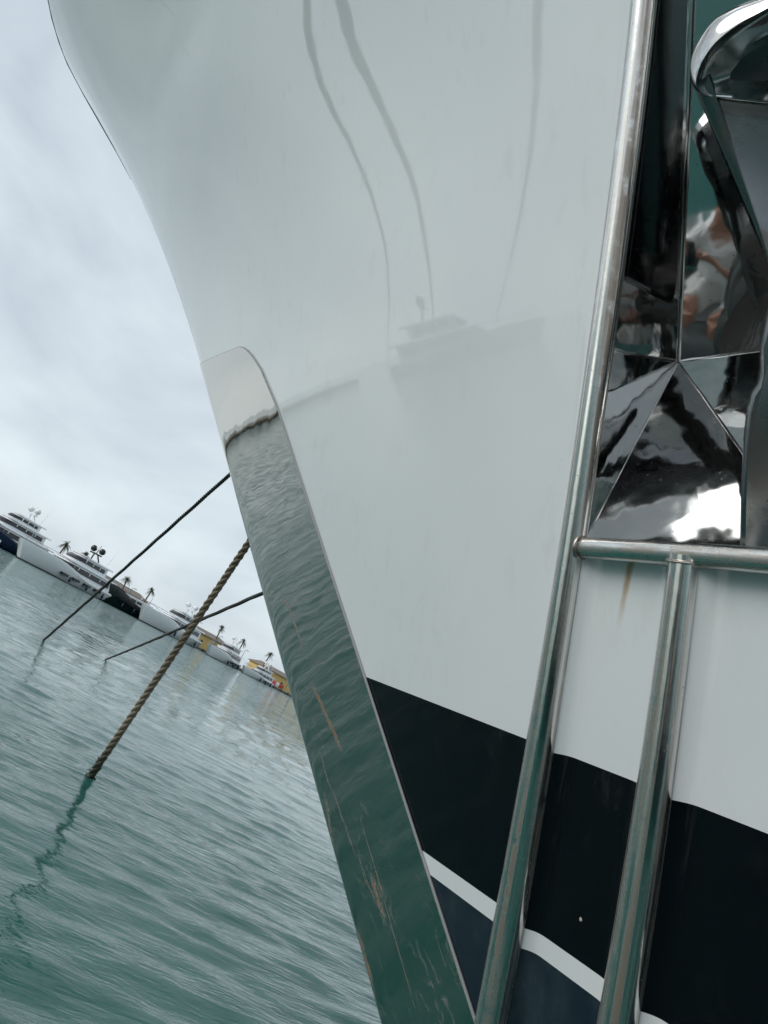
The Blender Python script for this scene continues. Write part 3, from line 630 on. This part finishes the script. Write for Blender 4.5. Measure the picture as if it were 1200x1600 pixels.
for i, (px, py, lab, dep) in enumerate(palms):
    rs = random.Random(i * 5 + 1); g0 = qpos(px + (wl(px) - py) * -0.46, dep) if False else None
    d = ray(px, py); a = math.atan2(d.x, d.y); dd = Vector((math.sin(a), math.cos(a), 0)); k = (Q0 + qn * dep).dot(qn) / dd.dot(qn); g0 = dd * k
    zc = CAM_H + k * d.z / math.hypot(d.x, d.y)
    root = empty('palm_tree', (g0.x, g0.y, QZ)); tag(root, lab, 'palm tree', 'palms along the far quay'); hz = max(3.0, zc - QZ)
    mb = MB(); lean = rs.uniform(-0.5, 0.5); mb.tube([(lean * f * f, lean * 0.5 * f, hz * f) for f in np.linspace(0, 1, 7)], [0.30 - 0.10 * f for f in np.linspace(0, 1, 7)], 8); mb.build('trunk', M_trunk, root, True)
    mb = MB()
    for j in range(30): frond(mb, j * 2.4 + rs.uniform(-0.3, 0.3), rs.uniform(-0.5, 1.35), rs.uniform(1.7, 2.5), rs)
    cr_ = mb.build('crown', M_frond, root); cr_.location = (lean, lean * 0.5, hz)
# bundles standing on the quay by the yellow building
for px, colr, lab in ((421, (0.55, 0.08, 0.12), 'pink red bundle on the quay left of a white one'), (426, (0.75, 0.74, 0.72), 'white bundle on the quay between two red ones'), (433, (0.38, 0.07, 0.04), 'brown red bundle on the quay, rightmost')):
    g0 = qpos(px, 3); r0 = empty('cargo_bundle', (g0.x, g0.y, QZ), 0.3); tag(r0, lab, 'bundle', 'bundles on the far quay'); m_ = mat('bundle cloth', colr, 0.8)
    mb = MB(); mb.box(-1.0, 1.0, -0.7, 0.7, 0.15, 1.5); mb.build('wrapped_load', m_, r0, bevel=0.18); mb = MB(); mb.box(-1.05, 1.05, -0.75, 0.75, 0, 0.145); mb.build('pallet', M_teak, r0)

# lamp posts along the quay
M_post = mat('lamp post paint', (0.05, 0.055, 0.06), 0.5); M_lens = mat('lamp lens', (0.6, 0.6, 0.58), 0.3)
for px, lab in ((20, 'lamp post rising behind the navy hulled yacht'), (112, 'lamp post just left of the black radar domes'), (186, 'lamp post between two palms above the beige roof'), (270, 'lamp post behind the flared white yacht'), (325, 'lamp post beside the thick rope'), (366, 'lamp post between the last two yachts'), (440, 'lamp post in front of the long yellow building')):
    g0 = qpos(px, 6); r0 = empty('lamp_post', (g0.x, g0.y, QZ), 0.4); tag(r0, lab, 'lamp post', 'lamp posts on the far quay')
    mb = MB(); mb.tube([(0, 0, 0), (0, 0, 5.6), (0.15, 0, 5.95), (0.6, 0, 6.05)], [0.10, 0.07, 0.06, 0.05], 7); mb.build('pole', M_post, r0, True)
    mb = MB(); mb.box(0.5, 1.25, -0.14, 0.14, 6.0, 6.14); hd_ = mb.build('lamp_head', M_post, r0, bevel=0.03); mb = MB(); mb.box(0.62, 1.18, -0.1, 0.1, 5.965, 5.996); mb.build('lens', M_lens, hd_)
# ------------------------------------------------------------------ mooring ropes
M_ropeD = mat('dark wet rope', (0.020, 0.022, 0.020), 0.7); M_rope = mat('brown laid rope', (0.16, 0.11, 0.065), 0.85)
t, b = nodes(M_rope); tco = N(t, 'ShaderNodeTexCoord'); ob = tco.outputs['Object']
n1 = noise(t, ob, 160, 4, 0.6); n2 = noise(t, ob, 1.4, 4, 0.6)
sx = N(t, 'ShaderNodeSeparateXYZ'); gp_ = N(t, 'ShaderNodeNewGeometry'); t.links.new(gp_.outputs['Position'], sx.inputs[0])
dry = mixc(t, n1, (0.105, 0.085, 0.060), (0.36, 0.29, 0.21)); dry = mixc(t, mrange(t, n2, 0.35, 0.65, 0.0, 0.6), dry, (0.115, 0.085, 0.06))
wet = mixc(t, n1, (0.012, 0.018, 0.010), (0.035, 0.045, 0.022))
t.links.new(mixc(t, mrange(t, mth(t, 'ADD', sx.outputs[2], mth(t, 'MULTIPLY', n2, 0.25)), 0.12, 0.62, 1.0, 0.0), dry, wet), b.inputs['Base Color'])
t, b = nodes(M_ropeD); tco = N(t, 'ShaderNodeTexCoord'); t.links.new(mixc(t, noise(t, tco.outputs['Object'], 40, 4, 0.6), (0.010, 0.011, 0.011), (0.05, 0.048, 0.04)), b.inputs['Base Color'])
def on_water(px, py): d = ray(px, py); return O + d * (-CAM_H / d.z)
def leave_starboard(px, py):
    """where the view ray of a frame point leaves the hull on the far (starboard) side"""
    d = ray(px, py); t_ = 0.6; inside = False
    while t_ < 16:
        s = to_ship(O + d * t_)
        if not inside and half(s[0], s[2]) - s[1] > 0: inside = True
        if inside and s[1] < 0 and half(s[0], s[2]) + s[1] < 0: return O + d * t_
        t_ += 0.01
    return O + d * 8
def laid_rope(name, pts, rad, m, pitch, step, strands=3):
    root = empty(name, pts[0]); P = [Vector(p) - pts[0] for p in pts]
    cum = [0.0]
    for a, b_ in zip(P[:-1], P[1:]): cum.append(cum[-1] + (b_ - a).length)
    n = int(cum[-1] / step); 
    def pos(s):
        k = min(len(P) - 2, max(0, int(np.searchsorted(cum, s)) - 1)); f = (s - cum[k]) / max(1e-6, cum[k + 1] - cum[k]); return P[k].lerp(P[k + 1], f), (P[k + 1] - P[k]).normalized()
    ref = Vector((0.3, 0.2, 0.9)).normalized()
    for j in range(strands):
        path = []
        for i in range(n + 1):
            p, tg = pos(cum[-1] * i / n); u_ = (ref - tg * ref.dot(tg)).normalized(); v_ = tg.cross(u_); a = 2 * math.pi * (cum[-1] * i / n / pitch + j / strands)
            path.append(p + u_ * (rad * 0.52 * math.cos(a)) + v_ * (rad * 0.52 * math.sin(a)))
        MB().tube(path, rad * 0.53, 7).build('strand', m, root, True, 80)
    return root
def sag(a, b_, s, n=24): return [a.lerp(b_, i / n) - Vector((0, 0, s * 4 * (i / n) * (1 - i / n))) for i in range(n + 1)]
def ext(q0, q1, k): return (q0[0] + (q1[0] - q0[0]) * k, q0[1] + (q1[1] - q0[1]) * k)
for q0, q1, k, rad, thick, lab in (((68, 1000), (357, 742), 1.7, 0.024, False, 'upper thin dark mooring line slanting from the water to behind the stem'), ((165, 1030), (410, 925), 1.9, 0.021, False, 'lower thin dark mooring line crossing behind the thick rope'), ((140, 1215), (387, 850), 1.55, 0.028, True, 'thick brown twisted mooring rope, weedy where it enters the water')):
    w0 = on_water(*q0); e = leave_starboard(*ext(q0, q1, k)); dv = (e - w0).normalized(); p0 = w0 - dv * (1.2 if thick else 2.5); pts = sag(p0, e, 0.03)
    r_ = laid_rope('mooring_rope', pts, rad, M_rope if thick else M_ropeD, 0.17 if thick else 0.16, 0.03 if thick else 0.05, 3)
    tag(r_, lab, 'rope', 'bow mooring lines off the far side')
    if thick:                                                       # weed clinging round the waterline
        M_weed = mat('green weed', (0.012, 0.022, 0.010), 0.7); mb = MB(); rs = random.Random(4)
        for i in range(620):
            f = rs.triangular(-0.9, 0.36, -0.1); c0 = w0 + dv * f - r_.location; d_ = Vector((rs.gauss(0, 1), rs.gauss(0, 1), rs.gauss(0, 1))).normalized()
            c1 = c0 + d_ * rad * rs.uniform(0.9, 1.25 if f > 0.05 else 1.9); s_ = rs.uniform(0.006, 0.02); q = Vector((rs.gauss(0, 1), rs.gauss(0, 1), rs.gauss(0, 1))).normalized()
            mb.add([c0 + d_ * rad * 0.8, c1 + q * s_, c1 - q * s_ - Vector((0, 0, s_))], [(0, 1, 2)])
        tag(mb.build('weed', M_weed, r_), kind='stuff')
# lines off the near side: out of the frame, mirrored in the white topsides
def mirror_ray(px, py):
    s = on_hull(px, py); n = hnormal(np.array(s[0]), np.array(s[2])); nw = Vector(n[0] * c_ + n[1] * p_ + np.array([0, 0, n[2]])); d = ray(px, py).normalized()
    return to_world(s), d - nw * (2 * d.dot(nw))
for q0, q1, rad, lab in (((480, 0), (600, 500), 0.030, 'near side bow line, the left one mirrored in the white hull'), ((535, 0), (670, 475), 0.045, 'near side bow line, the thicker middle one mirrored in the white hull'), ((845, 0), (770, 475), 0.026, 'near side bow line, the right one mirrored in the white hull')):
    (a0, d0), (a1, d1) = mirror_ray(*q0), mirror_ray(*q1); n0 = a0 + d0 * 3.2; n1_ = a1 + d1 * 34; n1_.z -= 0.6
    h0 = to_world(hull_pt(np.array(3.6 - 0.004 * (q0[0] - 480)), np.array(5.35)))
    dn = (n1_ - n0).normalized(); end = n1_ + dn * 70; end.z = -0.3
    pts = [h0] + [n0.lerp(n1_, f) for f in np.linspace(0, 1, 12)] + [end]
    root = laid_rope('mooring_rope', pts, rad, M_ropeD, 0.3, 0.09, 3); tag(root, lab, 'rope', 'bow mooring lines off the near side')
# the yacht lying off to the left that shows as a grey shape in the topsides
far_yacht('grey yacht off to the left, mirrored as a faint shape in the white hull', 0, 10, -150, 26, M_fgrey, T2, 'black', 0, group='yachts lying off to the left', mtop=M_fgrey)
nb = [o for o in C.objects if o.name.startswith('moored_yacht') and o.parent is None][-1]; nb.location = (math.sin(R(-66.3)) * 100, math.cos(R(-66.3)) * 100, 0)
# ------------------------------------------------------------------ tender with the photographer (seen only as a reflection)
M_hyp = mat('grey tender fabric', (0.10, 0.115, 0.115), 0.55); M_floor = mat('tender floor', (0.16, 0.17, 0.165), 0.6); M_ply = mat('transom board', (0.20, 0.21, 0.22), 0.5)
tender = empty('tender', (0.22, -0.66, 0.0), R(90 + 62)); tag(tender, 'small grey inflatable tender alongside the yacht, carrying the photographer', 'tender')
mb = MB(); pth = [(-1.45, -0.55, 0.30), (0.5, -0.55, 0.30)] ; pth = [(-1.55, -0.56, 0.28)] + [(x, -0.56, 0.28) for x in np.linspace(-1.4, 0.55, 8)] + [(0.55 + 0.85 * math.sin(a), -0.56 * math.cos(a), 0.28 + 0.12 * math.sin(a)) for a in np.linspace(0.15, math.pi - 0.15, 15)] + [(x, 0.56, 0.28) for x in np.linspace(0.55, -1.4, 8)] + [(-1.55, 0.56, 0.28)]
rr = [0.05] + [0.195] * (len(pth) - 2) + [0.05]; mb.tube(pth, rr, 18); collar = mb.build('inflatable_collar', M_hyp, tender, True, 60)
for s_ in (-1, 1):
    mb = MB(); mb.tube([(x, s_ * 0.757, 0.30) for x in np.linspace(-1.2, 0.5, 6)], 0.02, 8); mb.build('rubbing_strake', M_dark, collar, True)
mb = MB(); mb.box(-1.3, 1.05, -0.42, 0.42, 0.02, 0.08); mb.build('floor', M_floor, tender, bevel=0.01)
mb = MB(); mb.box(-1.33, -1.28, -0.40, 0.40, 0.0, 0.52); mb.build('transom', M_ply, tender, bevel=0.008)
mb = MB(); mb.box(-0.22, 0.10, -0.50, 0.50, 0.40, 0.44); mb.build('thwart', M_floor, tender, bevel=0.01)

M_skin = mat('skin', (0.42, 0.22, 0.15), 0.5); b = nodes(M_skin)[1]; b.inputs['Subsurface Weight'].default_value = 0.1; b.inputs['Subsurface Radius'].default_value = (0.02, 0.008, 0.004)
M_shirt = mat('white cotton', (0.74, 0.74, 0.73), 0.85); t, b = nodes(M_shirt); tco = N(t, 'ShaderNodeTexCoord'); bp = N(t, 'ShaderNodeBump'); bp.inputs['Strength'].default_value = 0.6; bp.inputs['Distance'].default_value = 0.03
t.links.new(noise(t, tco.outputs['Object'], 7, 3, 0.5, 1.0, (1, 1, 0.5)), bp.inputs['Height']); t.links.new(bp.outputs[0], b.inputs['Normal'])
M_short = mat('off white linen', (0.62, 0.62, 0.60), 0.9); M_hair = mat('dark hair', (0.015, 0.011, 0.009), 0.55); M_phone = mat('black phone', (0.01, 0.01, 0.012), 0.15)
person = empty('person', (0.25, -0.50, 0.44)); tag(person, 'person in white T-shirt and pale shorts seated in the tender, holding up a phone', 'person')
def V3(x, y, z): return Vector((x + max(0.0, 1.08 - z) * 0.42, y, z)) - person.location      # leaning over to one side
hd = V3(0.02, -0.40, 1.19)
mb = MB()
def limb(pts, rad, seg=12): mb.tube([V3(*p) for p in pts], rad, seg)
limb([(0, -0.58, 0.50), (0, -0.58, 0.62), (0, -0.56, 0.80), (0, -0.54, 0.92), (0, -0.52, 1.00)], [0.14, 0.145, 0.14, 0.15, 0.085], 16)
mb.sphere(V3(0.10, -0.53, 0.90), 0.105, 14, 10); mb.sphere(V3(-0.10, -0.53, 0.90), 0.105, 14, 10)
limb([(0, -0.51, 0.98), (0.01, -0.47, 1.06), (0.02, -0.43, 1.13)], [0.062, 0.055, 0.055], 12)
mb.sphere(hd, 0.092, 18, 14, (0.82, 1.02, 1.22)); mb.sphere(hd + Vector((0, 0.035, -0.055)), 0.062, 14, 10, (0.9, 1, 1))
mb.sphere(hd + Vector((0, 0.098, -0.018)), 0.017, 8, 6, (0.8, 1, 1.5)); mb.sphere(hd + Vector((0, 0.088, -0.062)), 0.015, 8, 6, (1.6, 0.7, 0.6))
for s_ in (-1, 1):
    mb.sphere(hd + Vector((s_ * 0.077, -0.01, -0.012)), 0.022, 8, 6, (0.4, 0.8, 1.4)); mb.sphere(hd + Vector((s_ * 0.032, 0.078, 0.028)), 0.018, 8, 6, (1.4, 0.7, 0.5))
    limb([(s_ * 0.16, -0.53, 0.94), (s_ * 0.22, -0.42, 0.87), (s_ * 0.25, -0.30, 0.84)], [0.062, 0.052, 0.043])
    limb([(s_ * 0.25, -0.30, 0.84), (s_ * 0.19, -0.18, 0.97), (s_ * 0.115, -0.075, 1.10)], [0.043, 0.040, 0.028])
    limb([(s_ * 0.115, -0.075, 1.10), (s_ * 0.085, -0.055, 1.145)], [0.028, 0.036])
    for k in range(4): limb([(s_ * 0.085, -0.05, 1.125 + 0.018 * k), (s_ * (0.060), -0.016, 1.13 + 0.019 * k), (s_ * 0.047, -0.028, 1.132 + 0.019 * k)], [0.011, 0.0095, 0.008], 8)
    limb([(s_ * 0.080, -0.06, 1.12), (s_ * 0.055, -0.052, 1.155), (s_ * 0.040, -0.040, 1.170)], [0.013, 0.011, 0.009], 8)
    limb([(s_ * 0.09, -0.56, 0.53), (s_ * 0.13, -0.34, 0.545), (s_ * 0.14, -0.14, 0.545)], [0.095, 0.08, 0.058])
    limb([(s_ * 0.14, -0.14, 0.545), (s_ * 0.14, -0.13, 0.36), (s_ * 0.14, -0.15, 0.16)], [0.058, 0.055, 0.036])
    limb([(s_ * 0.14, -0.18, 0.125), (s_ * 0.145, -0.06, 0.115), (s_ * 0.15, 0.03, 0.108)], [0.038, 0.036, 0.022])
body = mb.build('body', M_skin, person, True, 180)
md = body.modifiers.new('remesh', 'REMESH'); md.mode = 'VOXEL'; md.voxel_size = 0.0075; md.use_smooth_shade = True
md = body.modifiers.new('smooth', 'SMOOTH'); md.iterations = 4; md.factor = 0.5
def garment(name, m, vox=0.010):
    o = mb.build(name, m, person, True, 180); md = o.modifiers.new('remesh', 'REMESH'); md.mode = 'VOXEL'; md.voxel_size = vox; md.use_smooth_shade = True
    md = o.modifiers.new('smooth', 'SMOOTH'); md.iterations = 5; md.factor = 0.5; return o
mb = MB(); limb([(0, -0.58, 0.50), (0, -0.58, 0.62), (0, -0.56, 0.80), (0, -0.54, 0.92), (0, -0.52, 0.985)], [0.175, 0.178, 0.172, 0.178, 0.09], 18)
mb.sphere(V3(0.10, -0.53, 0.90), 0.132, 14, 10); mb.sphere(V3(-0.10, -0.53, 0.90), 0.132, 14, 10)
for s_ in (-1, 1): limb([(s_ * 0.15, -0.53, 0.94), (s_ * 0.22, -0.42, 0.87), (s_ * 0.235, -0.36, 0.855)], [0.085, 0.074, 0.072])
shirt = garment('t_shirt', M_shirt, 0.009); tx = bpy.data.textures.new('folds', 'CLOUDS'); tx.noise_scale = 0.09; md = shirt.modifiers.new('folds', 'DISPLACE'); md.texture = tx; md.strength = 0.035; md.mid_level = 0.5
mb = MB(); limb([(0, -0.585, 0.455), (0, -0.58, 0.60)], [0.15, 0.165], 16)
for s_ in (-1, 1): limb([(s_ * 0.09, -0.56, 0.53), (s_ * 0.13, -0.34, 0.545), (s_ * 0.138, -0.22, 0.545)], [0.105, 0.095, 0.088])
garment('shorts', M_short)
mb = MB(); mb.sphere(hd + Vector((0, -0.018, 0.030)), 0.096, 18, 14, (0.88, 1.0, 1.08)); mb.build('hair', M_hair, person, True, 180)
# phone held with the lens at the viewpoint
ph = empty('phone', O - _f * 0.012); tag(ph, 'black phone held up in both hands by the seated person', 'phone')
mb = MB(); cs = []
for k in range(24):
    a = 2 * math.pi * k / 24; x = 0.037 * math.copysign(abs(math.cos(a)) ** 0.35, math.cos(a)); y = 0.077 * math.copysign(abs(math.sin(a)) ** 0.35, math.sin(a)); cs.append((x - 0.02, y - 0.055))
mb.loft([[_x * x * s_ + _y * y * s_ - _f * z for x, y in cs] for s_, z in ((0.97, 0.0), (1, 0.002), (1, 0.007), (0.97, 0.009))]); mb.build('case', M_phone, ph, True, 40)
